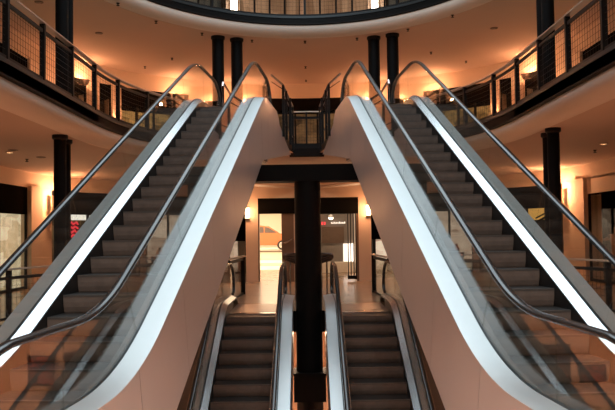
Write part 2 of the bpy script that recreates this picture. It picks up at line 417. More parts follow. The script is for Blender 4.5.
# ------------------------------------------------------------------ escalator
def wbez(s, s0, d, wl, wr):
    """smooth corner at s0, half width d, wl / wr straight functions either side"""
    k = (s - (s0 - d)) / (2 * d)
    a, c, m_ = wl(s0 - d), wr(s0 + d), wl(s0)
    return (1 - k) ** 2 * a + 2 * k * (1 - k) * m_ + k * k * c
def w_rail(s):
    lo = lambda x: 0.985
    inc = lambda x: T * x + 0.889
    hi = lambda x: RISE + 0.98
    if s < -1.25:
        q = min(1, (-1.25 - s) / 0.85); return 0.985 - 0.52 + 0.52 * math.sqrt(max(0, 1 - q * q))
    if s > 10.6:
        q = min(1, (s - 10.6) / 0.9); return RISE + 0.98 - 0.54 + 0.54 * math.sqrt(max(0, 1 - q * q))
    if s < 0.194 - 0.55: return lo(s)
    if s < 0.194 + 0.55: return wbez(s, 0.194, 0.55, lo, inc)
    if s < 8.91 - 0.65: return inc(s)
    if s < 8.91 + 0.65: return wbez(s, 8.91, 0.65, inc, hi)
    return hi(s)
def w_deck(s):
    lo = lambda x: 0.375
    inc = lambda x: T * x + 0.13
    hi = lambda x: RISE + 0.25
    a = (0.375 - 0.13) / T; c = (RISE + 0.25 - 0.13) / T
    if s < -1.7: q = (-1.7 - s) / 0.5; return 0.375 - 0.12 * q * q
    if s > 10.9: q = (s - 10.9) / 0.6; return RISE + 0.25 - 0.2 * q * q
    if s < a - 0.8: return lo(s)
    if s < a + 0.8: return wbez(s, a, 0.8, lo, inc)
    if s < c - 0.45: return inc(s)
    if s < c + 0.45: return wbez(s, c, 0.45, inc, hi)
    return hi(s)
def w_step(s):
    k = 0.10
    sp = lambda x: k * math.log1p(math.exp(-abs(x) / k)) + max(x, 0)
    return T * (sp(s) - sp(s - RISE / T))
def frange(a, c, n): return [a + (c - a) * i / n for i in range(n + 1)]
S_ALL = [-2.2, -2.05, -1.9, -1.7, -1.4, -1.0, -0.7] + frange(-0.5, 1.6, 14) + [3, 5, 7, 8.2] + frange(8.5, 9.6, 8) + [10.2, 10.9] + frange(11.05, 11.5, 4)

def escalator(name, label, loc, rz, notch=0):
    """notch: -1/+1 gives the inner side (in u) the long pointed landing cladding"""
    R = thing(name, label, 'escalator', loc, rz, 'escalators of the atrium')
    # --- handrails
    for sg in (-1, 1):
        ss = [-1.25 - 0.85 * math.sin(a) for a in [PI / 2 - i * PI / 2 / 10 for i in range(10)]] + frange(-1.25, -0.4, 2)[1:] + frange(-0.36, 0.74, 12) + \
             frange(0.9, 8.2, 6) + frange(8.26, 9.56, 12) + frange(9.7, 10.6, 3) + [10.6 + 0.9 * math.sin(i * PI / 2 / 12) for i in range(1, 13)]
        P = [(s, w_rail(s)) for s in ss]
        P = [(-2.0, 0.30), (-2.08, 0.38)] + P + [(11.47, RISE + 0.34), (11.38, RISE + 0.27), (11.25, RISE + 0.24)]
        rings = []
        for i, (s, w) in enumerate(P):
            a = P[max(0, i - 1)]; c = P[min(len(P) - 1, i + 1)]
            d = math.hypot(c[0] - a[0], c[1] - a[1]); ts, tw = (c[0] - a[0]) / d, (c[1] - a[1]) / d
            ns, nw = -tw, ts
            prof = [(0.040, -0.012), (0.040, 0.006), (0.030, 0.018), (0.012, 0.024), (-0.012, 0.024), (-0.030, 0.018), (-0.040, 0.006), (-0.040, -0.012), (-0.030, -0.022), (0.030, -0.022)]
            rings.append([(sg * 0.62 + u, s + ns * h, w + nw * h) for u, h in prof])
        b = MB(); b.quadstrip(rings); b.build('handrail', 'rubber', R, smooth=True, angle=50)
    # --- glass panels
    st = [-2.02, -0.56, 1.15, 2.90, 4.65, 6.40, 8.15, 9.70, 11.40]
    def top_s(sb):
        pts = [(-2.02, -2.06), (-1.2, -1.2), (-0.56, -0.56), (1.15, 0.80), (8.15, 7.82), (9.70, 9.70), (10.6, 10.6), (11.40, 11.46)]
        for (a, ta), (c, tc) in zip(pts, pts[1:]):
            if sb <= c: return ta + (tc - ta) * (sb - a) / (c - a)
        return pts[-1][1]
    for sg in (-1, 1):
        for a, c in zip(st, st[1:]):
            n = 14; lo = []; hi = []
            for i in range(n + 1):
                q = i / n
                if a < -2: q = 1 - math.cos(q * PI / 2)
                if c > 11: q = math.sin(q * PI / 2)
                s = a + 0.004 + (c - a - 0.008) * q; t = top_s(s)
                lo.append((s, w_deck(s) - 0.02)); hi.append((t, w_rail(t) - 0.01))
            u0, u1 = sg * 0.62 - 0.006, sg * 0.62 + 0.006
            rings = [[(u0, l[0], l[1]), (u1, l[0], l[1]), (u1, h[0], h[1]), (u0, h[0], h[1])] for l, h in zip(lo, hi)]
            b = MB(); b.quadstrip(rings); b.build('glass_panel', 'glass', R)
    # --- decks (outer capping, inner capping), gasket, skirt
    for sg in (-1, 1):
        def strip(nm, prof, m, sl=S_ALL):
            rings = [[(sg * u, s, w_deck(s) + h) for u, h in prof] for s in sl]
            b = MB(); b.quadstrip(rings); return b.build(nm, m, R, smooth=True, angle=30)
        strip('outer_deck', [(0.636, 0.0), (0.838, -0.025), (0.838, -0.034), (0.636, -0.034)], 'deck_satin')
        strip('inner_deck', [(0.604, 0.0), (0.502, -0.058), (0.502, -0.085), (0.604, -0.06)], 'deck_steel')
        strip('gasket', [(0.636, 0.006), (0.604, 0.006), (0.604, -0.06), (0.636, -0.06)], 'gasket')
        rings = [[(sg * 0.500, s, w_deck(s) - 0.07), (sg * 0.512, s, w_deck(s) - 0.07), (sg * 0.512, s, w_step(s) - 0.30), (sg * 0.500, s, w_step(s) - 0.30)] for s in S_ALL if -1.9 < s < 10.9]
        b = MB(); b.quadstrip(rings); b.build('skirt_panel', 'skirt', R)
    # --- steps
    ph = 0.0187
    k0, k1 = -1, 22
    for k in range(k0, k1 + 1):
        s = ph + 0.4 * k; w = w_step(s); w0 = w_step(s - 0.4)
        h = max(0.03, w - w0)
        b = MB()
        b.prism_x([(s + 0.012, w - 0.012), (s + 0.40, w - 0.012), (s + 0.40, w - 0.0), (s + 0.012, w - 0.0)], -0.495, 0.495, m=0)
        pr = [(s, w - 0.022)] + [(s + 0.010 * q + 0.055 * q ** 3, w - 0.022 - (h + 0.02) * q) for q in (0.25, 0.5, 0.75, 1.0)]
        b.prism_x(pr + [(s + 0.12, w - 0.022 - (h + 0.02)), (s + 0.12, w - 0.022)], -0.495, 0.495, m=1)
        b.prism_x([(s - 0.003, w - 0.022), (s + 0.020, w - 0.022), (s + 0.020, w + 0.001), (s - 0.003, w + 0.001)], -0.495, 0.495, m=2)
        b.build('step', ['step_tread', 'step_riser', 'step_edge'], R)
    # --- comb and floor plates
    st_ = ph + 0.4 * (k1 + 1)
    b = MB(); b.box(-0.495, 0.495, st_, st_ + 0.16, RISE - 0.02, RISE + 0.012); b.build('comb_plate', 'chrome', R)
    b = MB(); b.box(-0.50, 0.50, st_ + 0.16, 11.2, RISE - 0.03, RISE + 0.008); b.build('floor_plate', 'floor_plate', R)
    b = MB(); b.box(-0.495, 0.495, -0.55, -0.39, -0.02, 0.012); b.build('comb_plate', 'chrome', R)
    b = MB(); b.box(-0.50, 0.50, -2.2, -0.55, -0.03, 0.008); b.build('floor_plate', 'floor_plate', R)
    # --- cladding: panels along the slope with open joints, dark liner behind
    def bot(s):
        if s < -1.0: return 0.002
        if s < 0.3: return -0.448 if s < -0.9 else T * s - 1.10
        return T * s - 1.10
    for sg in (-1, 1):
        long_ = (sg == notch)
        body = MB(); x0, x1 = sg * 0.822, sg * 0.838
        joints = [-2.2, -1.0, 0.55, 2.10, 3.65, 5.20, 6.75, 8.30]
        for a, c in zip(joints, joints[1:]):
            n = 14; g = 0.003
            lean = 0.28          # joints lean a little from plumb
            rings = []
            for i in range(n + 1):
                q = a + g + (c - a - 2 * g) * i / n
                st2 = q
                sb = q + (lean if -0.9 < q else 0)
                wt_ = w_deck(st2) - 0.028; wb = bot(sb)
                rings.append([(x0, st2, wt_), (x1, st2, wt_), (x1, sb, wb), (x0, sb, wb)])
            body.quadstrip(rings)
        if long_:
            tipL = [(8.306, w_deck(8.306) - 0.028)] + [(s, w_deck(s) - 0.028) for s in frange(8.5, 10.6, 7)] + [(11.0, 4.545), (11.25, 4.45), (11.45, 4.32), (12.8, 4.07), (14.2, 3.86), (8.586, 3.14)]
            def cut(lo, hi, pts):
                def clip(poly, s, keep_lo):
                    out = []
                    for i in range(len(poly)):
                        p, q = poly[i], poly[(i + 1) % len(poly)]
                        inp = (p[0] <= s) if keep_lo else (p[0] >= s); inq = (q[0] <= s) if keep_lo else (q[0] >= s)
                        if inp: out.append(p)
                        if inp != inq:
                            k = (s - p[0]) / (q[0] - p[0]); out.append((s, p[1] + (q[1] - p[1]) * k))
                    return out
                return clip(clip(pts, hi, True), lo, False)
            for a, c in ((8.306, 9.4), (9.4, 10.3), (10.3, 11.2), (11.2, 12.2), (12.2, 14.3)):
                pl = cut(a + 0.003, c - 0.003, tipL)
                if len(pl) > 2: body.prism_x(pl, x0, x1)
        else:
            pl = [(8.306, w_deck(8.306) - 0.028)] + [(s, w_deck(s) - 0.028) for s in frange(8.5, 10.9, 8)] + [(11.5, RISE + 0.01), (9.5, RISE + 0.01), (9.5, RISE - 0.5), (9.3, 3.14), (8.586, 3.14)]
            body.prism_x(pl, x0, x1)
        body.build('side_cladding', 'cladding', R)
        ln = MB(); rings = []
        for s in [-0.95, -0.8, -0.6] + frange(-0.45, 1.5, 12) + [2, 4, 6, 8.0, 8.3, 8.5, 8.7, 8.9, 9.1, 9.4]:
            wb = max(bot(s), -9) if s < 8.4 else 3.16
            rings.append([(sg * 0.800, s, w_deck(s) - 0.08), (sg * 0.818, s, w_deck(s) - 0.08), (sg * 0.818, s, wb + 0.02), (sg * 0.800, s, wb + 0.02)])
        ln.quadstrip(rings); ln.build('truss_liner', 'skirt', R)
    b = MB(); rings = []
    for s, w in [(-0.9, -1.54), (0.3, T * 0.3 - 1.10), (8.55, T * 8.55 - 1.10), (9.35, 3.14)]:
        rings.append([(-0.80, s, w), (0.80, s, w), (0.80, s, w + 0.03), (-0.80, s, w + 0.03)])
    b.quadstrip(rings); b.build('underside_panel', 'cladding', R)
    return R
escalator('escalator', 'leftmost escalator, climbing to the upper gallery with glass balustrades', (UX0, UY0, 0), -UPSI, 1)
escalator('escalator', 'rightmost escalator, climbing to the upper gallery with glass balustrades', (-UX0, UY0, 0), UPSI, -1)
LOWY = 14.31 - RISE / T
escalator('escalator', 'lower escalator left of the central column, rising from the floor below', (-1.1686, LOWY, FB), 0)
escalator('escalator', 'lower escalator right of the central column, rising from the floor below', (1.1686, LOWY, FB), 0)
# ------------------------------------------------------------------ columns and beam
def column(x, y, r, z0, z1, label, cat='column', group=None):
    R = thing('column', label, cat, (x, y, z0), 0, group)
    b = MB(); h = z1 - z0
    b.lathe([(r, 0.0), (r, h)], n=28); b.build('shaft', 'column_black', R, smooth=True)
    b = MB(); b.lathe([(r + 0.03, 0.0), (r + 0.03, 0.14), (r + 0.005, 0.16), (r + 0.005, 0.0)], n=28); b.build('base_collar', 'black_steel', R, smooth=True)
    b = MB(); b.lathe([(r + 0.005, h - 0.10), (r + 0.035, h - 0.07), (r + 0.035, h)], n=28); b.build('top_collar', 'black_steel', R, smooth=True)
    return R
for sx, sd in ((-1, 'left'), (1, 'right')):
    column(sx * 5.11, 14.75, 0.125, F1, C1, 'outer black column of the %s pair below the gallery' % sd)
    column(sx * 5.27, 15.5, 0.13, F1, C1, 'inner black column of the %s pair below the gallery' % sd)
    column(sx * 5.07, 14.75, 0.13, F2, C2, 'front black column of the %s pair behind the gallery railing' % sd)
    column(sx * 5.22, 15.5, 0.135, F2, C2, 'rear black column of the %s pair behind the gallery railing' % sd)
    column(sx * 2.83, 22.95, 0.19, F2, C2, 'black column behind the %s escalator top, outer of its pair' % sd)
    column(sx * 2.25, 23.25, 0.19, F2, C2, 'black column behind the %s escalator top, inner of its pair' % sd)
R = thing('support_column', 'thick black central column between the two lower escalators', 'column', (0, 14.45, FB))
b = MB(); b.lathe([(0.262, 0), (0.262, 2.69 - FB)], n=36); b.build('shaft', 'column_black', R, smooth=True)
b = MB(); b.box(-0.315, 0.315, -0.32, 0.32, -1.66 - FB, -1.12 - FB); b.box(-0.325, 0.325, -0.34, 0.34, -1.15 - FB, -1.10 - FB); b.build('bracket_box', 'column_black', R)
b = MB(); b.lathe([(0.30, 0), (0.30, 0.2), (0.262, 0.22)], n=36); b.build('base_collar', 'black_steel', R, smooth=True)
b = MB(); b.box(-1.75, 1.75, 14.18, 14.75, 2.69, 3.02); tag(b.build('cross_beam', 'column_black'), 'black steel cross beam on the central column carrying both escalators', 'beam')
# ------------------------------------------------------------------ gallery railings
def railing(name, label, path, zf, spacing=1.5, top=1.09, bar=0.93, railm='rail_bronze', grid=0.105, off=0.05, cat='railing', post_z=-0.12, w=0.055):
    L = plen(path); p0 = path[0]
    R = thing(name, label, cat, (p0[0], p0[1], zf))
    o = Vector((-p0[0], -p0[1], -zf))
    def fin(b, nm, m, sm=False):
        x = b.build(nm, m, R, smooth=sm); x.location = o; return x
    b = MB(); b.sweep(path, [(off - w, zf + top - 0.035), (off - w, zf + top - 0.01), (off - w + 0.015, zf + top), (off + w - 0.015, zf + top), (off + w, zf + top - 0.01), (off + w, zf + top - 0.035)]); fin(b, 'handrail', railm, True)
    b = MB(); b.sweep(path, [(off - 0.02, zf + bar - 0.03), (off - 0.02, zf + bar + 0.03), (off + 0.02, zf + bar + 0.03), (off + 0.02, zf + bar - 0.03)]); fin(b, 'upper_bar', 'black_steel')
    b = MB(); b.sweep(path, [(off - 0.02, zf + 0.06), (off - 0.02, zf + 0.11), (off + 0.02, zf + 0.11), (off + 0.02, zf + 0.06)]); fin(b, 'lower_bar', 'black_steel')
    n = max(1, round(L[-1] / spacing)); ts = [L[-1] * i / n for i in range(n + 1)]
    for i, t in enumerate(ts):
        c = sub(path, max(0, t - 0.035), min(L[-1], t + 0.035))
        b = MB(); b.sweep(c, [(off - 0.045, zf + post_z), (off - 0.045, zf + top - 0.04), (off + 0.045, zf + top - 0.04), (off + 0.045, zf + post_z)]); fin(b, 'post', 'black_steel')
    if grid:
        for t0, t1 in zip(ts, ts[1:]):
            b = MB(); c = sub(path, t0 + 0.04, t1 - 0.04); g = 0.0021
            k = 1
            while 0.11 + grid * k < bar - 0.03:
                z = zf + 0.11 + grid * k; k += 1
                b.sweep(c, [(off - g, z - g), (off - g, z + g), (off + g, z + g), (off + g, z - g)])
            m_ = max(2, round((t1 - t0) / grid))
            for j in range(1, m_):
                p = at(path, L, t0 + (t1 - t0) * j / m_); q = at(path, L, t0 + (t1 - t0) * j / m_ + 0.01)
                d = Vector((q[0] - p[0], q[1] - p[1])).normalized(); nn = Vector((-d.y, d.x)) * off
                b.box(p[0] + nn.x - g, p[0] + nn.x + g, p[1] + nn.y - g, p[1] + nn.y + g, zf + 0.11, zf + bar - 0.03)
            fin(b, 'mesh_panel', 'black_steel')
    return R
L2 = plen(RING2); tL = bearing_t(RING2, -2.35 / 21.05, 5); 
def t_at_x(path, x):
    L = plen(path)
    for i in range(len(path) - 1):
        a, c = path[i], path[i + 1]
        if (a[0] - x) * (c[0] - x) <= 0 and a[0] != c[0] and a[1] > 10: return L[i] + (L[i + 1] - L[i]) * (x - a[0]) / (c[0] - a[0])
tA, tB = t_at_x(RING2, -2.5), t_at_x(RING2, 2.5)
def off_t(n): return n
railing('gallery_railing', 'curved gallery railing with mesh panels on the side of the cream lit shop', sub(RING2, 0.75, tA), F2, 1.52)
railing('gallery_railing', 'curved gallery railing with mesh panels on the side of the mannequin shop', sub(RING2, tB, L2[-1] - 0.75), F2, 1.52)
tC, tD = t_at_x(RING2, -0.5), t_at_x(RING2, 0.5)
# centre: black framed gate-like panel at the end of the gap between the landings
R = thing('gallery_railing', 'short black framed railing closing the gap between the two upper landings', 'railing', (0, 21.95, F2))
b = MB(); b.box(-0.52, 0.52, -0.03, 0.03, 1.07, 1.10); b.build('handrail', 'rail_cream', R)
b = MB(); b.box(-0.52, 0.52, -0.03, 0.03, 0.86, 0.93); b.box(-0.52, 0.52, -0.03, 0.03, 0.02, 0.10); b.build('rail_bar', 'black_steel', R)
for x in (-0.50, 0.0, 0.50):
    w = 0.04 if x else 0.025
    b = MB(); b.box(x - w, x + w, -0.05, 0.05, -0.2, 1.07); b.build('post', 'black_steel', R)
b = MB()
for k in range(1, 9): b.box(-0.46, 0.46, -0.004, 0.004, 0.1 + 0.09 * k - 0.003, 0.1 + 0.09 * k + 0.003)
for k in range(1, 11): b.box(-0.50 + 0.09 * k - 0.003, -0.50 + 0.09 * k + 0.003, -0.004, 0.004, 0.1, 0.86)
b.build('mesh_panel', 'black_steel', R)
b = MB(); b.prism_x([(-0.12, -0.06), (-0.12, 0.02), (-0.04, 0.02), (-0.04, -0.32), (-0.09, -0.30)], -0.53, 0.53); b.build('fascia_plate', 'fascia_black', R)
# landing rails
for sg, sd in ((-1, 'leftmost'), (1, 'rightmost')):
    pts = [(-0.84, 17.35), (-0.575, 17.95), (-0.52, 18.6), (-0.44, 19.6), (-0.40, 20.9)]
    pts = [(x * -sg if sg > 0 else x, y) for x, y in pts]
    R = thing('landing_rail', 'black posted rail on the inner edge of the %s escalator landing' % sd, 'railing', (pts[1][0], pts[1][1], F2))
    def lp(i, z): return (pts[i][0] - pts[1][0], pts[i][1] - pts[1][1], z)
    b = MB(); b.tube([lp(0, 1.22), lp(1, 1.09)], 0.028, 10); b.tube([lp(0, 1.05), lp(1, 0.98)], 0.012, 8); b.build('grab_bar', 'chrome', R, smooth=True)
    b = MB(); b.bar(lp(1, 1.08), lp(4, 1.06), 0.05, 0.04); b.build('handrail', 'black_steel', R)
    for i in (1, 2, 3, 4):
        b = MB(); b.bar(lp(i, -0.22), lp(i, 1.07), 0.065, 0.05); b.build('post', 'black_steel', R)
    b = MB(); b.bar(lp(1, 0.86), lp(4, 0.86), 0.02); b.bar(lp(1, 0.15), lp(4, 0.15), 0.02); b.build('lower_bar', 'black_steel', R)
    # outer side of the landing
    q = [(2.05, 17.45), (2.02, 19.0), (2.00, 20.3), (2.10, 21.1)]
    q = [(sg * x, y) for x, y in q]
    R = thing('landing_rail', 'chrome topped rail beyond the outer newel of the %s escalator' % sd, 'railing', (q[0][0], q[0][1], F2))
    def lq(i, z): return (q[i][0] - q[0][0], q[i][1] - q[0][1], z)
    b = MB(); b.tube([lq(0, 0.5), lq(0, 0.98), (0, 0.12, 1.09), lq(1, 1.08), lq(2, 1.06), lq(3, 1.06)], 0.03, 10); b.build('handrail', 'chrome', R, smooth=True)
    for i in (1, 2, 3):
        b = MB(); b.bar(lq(i, -0.0), lq(i, 1.05), 0.05); b.build('post', 'black_steel', R)
    b = MB(); b.bar(lq(0, 0.5), lq(3, 0.5), 0.02); b.bar(lq(0, 0.12), lq(3, 0.12), 0.02); b.build('lower_bar', 'black_steel', R)
# top floor railing
L3 = plen(RING3)
railing('top_railing', 'top floor railing curving around the atrium over the black fascia', sub(RING3, 0.4, L3[-1] - 0.4), F3, 3.0, grid=0.13, railm='rail_bronze')
# ground level railings round the well
arcL = [(-5.9, 5.2), (-5.9, 9)] + ell(0, 12.5, 5.9, 6.0, PI, PI - math.acos(2.15 / 5.9), 30)
railing('well_railing', 'cream handrail and mesh round the well before the cream lit shop', arcL, F1, 1.5, top=1.05, bar=0.86, railm='rail_cream', grid=0.12)
railing('well_railing', 'cream handrail and mesh round the well before the mannequin shop', [(-x, y) for x, y in arcL[::-1]], F1, 1.5, top=1.05, bar=0.86, railm='rail_cream', grid=0.12)
for sg, sd in ((-1, 'left'), (1, 'right')):
    R = thing('landing_screen', 'black end post and glass screen beside the %s lower escalator landing' % sd, 'railing', (sg * 1.80, 19.7, F1))
    b = MB(); b.box(-0.06, 0.06, -0.045, 0.045, 0, 1.02); b.build('post', 'black_steel', R)
    e_ = sg * 0.11
    b = MB(); b.bar((0, 0, 0.03), (e_, -2.4, 0.03), 0.05, 0.05); b.build('base_bar', 'black_steel', R)
    b = MB(); b.quadstrip([[(-0.006, -0.05, 0.06), (0.006, -0.05, 0.06), (0.006, -0.05, 0.93), (-0.006, -0.05, 0.93)], [(e_ - 0.006, -2.35, 0.06), (e_ + 0.006, -2.35, 0.06), (e_ + 0.006, -2.35, 0.93), (e_ - 0.006, -2.35, 0.93)]]); b.build('glass_panel', 'glass', R)
    b = MB(); b.bar((-sg * 0.04, 0.08, 1.04), (e_, -2.4, 1.04), 0.08, 0.035); b.build('handrail', 'rail_cream', R)
    b = MB(); b.bar((0, 0, 0.96), (e_, -2.4, 0.96), 0.05, 0.07); b.build('upper_bar', 'black_steel', R)
# curved chrome rails behind the central column
for sg, sd in ((-1, 'left'), (1, 'right')):
    R = thing('barrier_rail', 'curved chrome barrier rail just %s of the central column' % sd, 'railing', (sg * 0.3, 17.9, F1))
    b = MB()
    for k, (z0_, z1_) in enumerate(((1.14, 1.12), (1.05, 1.08), (0.97, 1.04), (0.90, 1.0))):
        b.tube([(-sg * 0.16, 0.16, z0_), (sg * 0.05, 0.10, z0_ * 0.6 + z1_ * 0.4), (sg * 0.27, 0.02, z1_), (sg * 0.31, 0.0, (z1_ + 1.06) / 2), (sg * 0.26, -0.03, z1_ - 0.02), (sg * 0.02, -0.12, z0_ * 0.6 + z1_ * 0.4 - 0.03), (-sg * 0.16, -0.18, z0_ - 0.04)], 0.024, 8)
    b.build('rail_tube', 'dark_chrome', R, smooth=True)
    for x, y in ((0.02, -0.10), (0.16, 0.05)):
        b = MB(); b.tube([(sg * x, y, 0), (sg * x, y, 1.02)], 0.022, 8); b.build('post', 'chrome', R, smooth=True)
# ------------------------------------------------------------------ doorway portal at the back
YD = 24.4
def wbox(nm, x0, x1, z0, z1, y0=YD, y1=YD + 0.3, m='plaster'):
    b = MB(); b.box(x0, x1, y0, y1, z0, z1); return struct(b.build(nm, m))
wbox('wall_portal_west', -2.12, -1.70, 0, C1); wbox('wall_portal_middle', -0.38, 0.36, 0, C1); wbox('wall_portal_east', 1.73, 2.16, 0, C1)
wbox('wall_portal_head', -1.70, -0.38, 2.86, C1); wbox('wall_portal_lintel', 0.36, 1.73, 2.86, C1)
wbox('wall_portal_return', -2.14, -2.08, 0, C1, YD + 0.3, 31.0, 'black_steel'); wbox('wall_portal_flank', 2.12, 2.18, 0, C1, YD + 0.3, 31.0, 'black_steel')
for k, (xa, xb) in enumerate(((-2.1, -0.35), (2.15, 0.35))):     # slim angled bulkhead trims over the doors
    b = MB()
    b.quadstrip([[(xa, 23.3, 3.24), (xa, 23.3, 3.30), (xa, 23.5, 3.30), (xa, 23.5, 3.24)], [(xb, 24.36, 3.16), (xb, 24.36, 3.22), (xb, 24.40, 3.22), (xb, 24.40, 3.16)]])
    b.quadstrip([[(xa, 23.3, 3.38), (xa, 23.3, 3.42), (xa, 23.5, 3.42), (xa, 23.5, 3.38)], [(xb, 24.36, 3.26), (xb, 24.36, 3.30), (xb, 24.40, 3.30), (xb, 24.40, 3.26)]])
    struct(b.build('trim_%d' % (5 + k), 'rail_cream'))
D1 = struct(thing('door_1', '', ''))
for k in ('label', 'category'): del D1[k]
D1.location = (-1.04, YD, 0)
b = MB(); b.box(-0.66, 0.66, 0.02, 0.28, 2.33, 2.86); b.build('transom', 'header_black', D1)
b = MB(); b.box(-0.66, -0.62, 0.02, 0.2, 0, 2.33); b.box(0.60, 0.66, 0.02, 0.2, 0, 2.33); b.build('door_frame', 'brown_panel', D1)
b = MB(); b.box(0.14, 0.60, 0.08, 0.13, 0.0, 2.33); b.build('door_leaf', 'brown_panel', D1)
b = MB(); b.box(0.56, 0.60, 0.05, 0.08, 0.02, 2.3); b.build('leaf_edge', 'rail_cream', D1)
b = MB(); b.tube([(0.22, 0.02, 1.33), (0.32, -0.03, 1.36), (0.46, -0.02, 1.43), (0.50, 0.05, 1.47)], 0.022, 8); b.tube([(0.26, 0.0, 1.31), (0.36, 0.0, 1.36), (0.36, 0.08, 1.36)], 0.015, 8); b.build('door_handle', 'chrome', D1, smooth=True)
D2 = struct(thing('door_2', '', ''))
for k in ('label', 'category'): del D2[k]
D2.location = (1.04, YD, 0)
b = MB(); b.box(-0.68, 0.69, 0.02, 0.28, 2.30, 2.86); b.build('transom', 'header_black', D2)
b = MB(); b.box(-0.68, -0.62, 0.02, 0.2, 0, 2.3); b.box(0.62, 0.69, 0.02, 0.2, 0, 2.3); b.build('door_frame', 'brown_panel', D2)
for x in (0.33, 0.42, 0.52, 0.60):
    b = MB(); b.box(x - 0.016, x + 0.016, 0.06, 0.12, 0.1, 2.3); b.build('vertical_bar', 'black_steel', D2)
b = MB(); b.box(0.30, 0.64, 0.06, 0.12, 0.06, 0.18); b.build('bottom_rail', 'black_steel', D2)
b = MB(); b.box(-0.62, 0.30, 0.08, 0.09, 0.1, 2.3); b.build('pane', 'shop_glass', D2)
# showroom behind door 1
wbox('wall_showroom_west', -9.3, -9.1, 0, C1, 31.2, 56, 'white_wall')
wbox('wall_showroom_near', -9.1, -2.14, 0, C1, 31.0, 31.2, 'white_wall')
wbox('wall_showroom_east', -0.35, -0.25, 0, C1, YD + 0.3, 56, 'white_wall'); wbox('wall_showroom_north', -9.3, -0.25, 0, C1, 56, 56.2, 'white_wall')
wbox('floor_showroom', -9.3, 0.0, -0.3, -0.001, YD + 0.3, 56, 'white_wall'); wbox('ceiling_showroom', -9.3, 0.0, C1, C1 + 0.2, 31, 56, 'white_wall')
b = MB(); b.box(-9.05, -0.4, 45.0, 55.8, 0, 0.58); PF = tag(b.build('display_platform', 'white_wall'), 'cream raised platform in the showroom with an orange car on it', 'platform')
b = MB(); b.box(-9.05, -0.4, 44.9, 44.995, 0.50, 0.585); b.build('edge_strip', 'brown_panel', PF)
b = MB(); b.box(-3.6, -0.5, 36.5, 39.0, 0, 0.16); tag(b.build('platform_step', 'white_wall'), 'low cream step before the car platform', 'step')
# the car: people carrier, side on with its rear to the left
CR = thing('car', 'orange people carrier parked on the cream platform beyond the left doorway', 'car', (-3.02, 47.4, 0.588), math.radians(3))
prof = [(-1.95, 0.32), (-2.0, 0.62), (-1.97, 0.95), (-1.86, 1.18), (-1.70, 1.50), (-1.45, 1.60), (-0.2, 1.63), (0.45, 1.55), (1.15, 1.08), (1.75, 0.92), (2.02, 0.72), (2.08, 0.45), (2.0, 0.28)]
rings = []
for y, k, sh in ((-0.86, 0.93, 0.0), (-0.80, 1.0, 0.0), (0.80, 1.0, 0.0), (0.86, 0.93, 0.0)):
    rings.append([(x * (0.99 if abs(y) > 0.82 else 1), y * (0.86 if z > 1.1 else 1.0), z if z < 1.1 else z * (0.985 if abs(y) > 0.82 else 1)) for x, z in prof])
b = MB(); b.quadstrip(rings); b.build('body', 'car_paint', CR, smooth=True, angle=50)
b = MB()
for sy in (-1, 1):
    for poly in ([(-1.62, 1.12), (-1.52, 1.46), (-0.75, 1.50), (-0.75, 1.12)], [(-0.67, 1.12), (-0.67, 1.50), (0.10, 1.50), (0.10, 1.12)], [(0.18, 1.12), (0.18, 1.50), (0.42, 1.46), (0.98, 1.12)]):
        b.quadstrip([[(x, sy * 0.755, z) for x, z in poly], [(x, sy * (0.775 if z > 1.3 else 0.87), z) for x, z in poly]])
b.build('side_windows', 'car_glass', CR)
b = MB(); b.quadstrip([[(-1.90, -0.62, 1.14), (-1.90, 0.62, 1.14), (-1.74, 0.58, 1.46), (-1.74, -0.58, 1.46)], [(-1.82, -0.62, 1.12), (-1.82, 0.62, 1.12), (-1.66, 0.58, 1.44), (-1.66, -0.58, 1.44)]]); b.build('rear_window', 'car_glass', CR)
for sx in (-1.25, 1.28):
    for sy in (-1, 1):
        b = MB(); n = 24
        rr = [[(sx + r * math.cos(2 * PI * k / n), sy * y, 0.31 + r * math.sin(2 * PI * k / n)) for k in range(n)] for r, y in ((0.20, 0.70), (0.31, 0.70), (0.31, 0.89), (0.20, 0.90))]
        b.quadstrip(rr); w = b.build('wheel', 'tyre', CR, smooth=True)
        b = MB(); b.quadstrip([[(sx + r * math.cos(2 * PI * k / n), sy * y, 0.31 + r * math.sin(2 * PI * k / n)) for k in range(n)] for r, y in ((0.2, 0.86), (0.2, 0.905), (0.06, 0.92))]); b.build('wheel_rim', 'chrome', w, smooth=True)
b = MB(); b.box(-2.06, -1.93, -0.80, 0.80, 0.36, 0.56); b.build('rear_bumper', 'car_paint', CR)
for sy in (-1, 1):
    b = MB(); b.box(-2.0, -1.80, sy * 0.80 - 0.07, sy * 0.80 + 0.07, 0.80, 1.12); b.build('tail_lamp', 'tail_lamp', CR)
    b = MB(); b.box(1.80, 2.02, sy * 0.66 - 0.14, sy * 0.66 + 0.14, 0.62, 0.80); b.build('headlamp', 'tail_lamp', CR)
# shop behind door 2
wbox('wall_boutique_west', 0.0, 0.1, 0, C1, YD + 0.3, 31.5, 'white_wall'); wbox('wall_boutique_east', 2.0, 2.1, 0, C1, YD + 0.3, 31.5, 'white_wall')
wbox('wall_boutique_north', 0.1, 2.0, 0, C1, 31.4, 31.5, 'grey_panel'); wbox('floor_boutique', 0.0, 2.1, -0.3, -0.001, YD + 0.3, 31.5, 'white_wall')
def flat(name, mt, x0, x1, z0, z1, y, label, cat, d=0.05):
    b = MB(); b.box(x0, x1, y, y + d, z0, z1); return tag(b.build(name, mt), label, cat)
def zpx(py, Y, px=307): 
    return EYE + (233 - (px - 307) * 0.0141 - py) * Y / 715.0
def xpx(px, Y): return (px - 307.9) * Y / 715.0
YB = 31.3
flat('wall_screen', 'brown_panel', xpx(322, YB), xpx(344, YB), zpx(243, YB), zpx(227, YB), YB, 'brown wall screen in the shop right of the central column', 'screen')
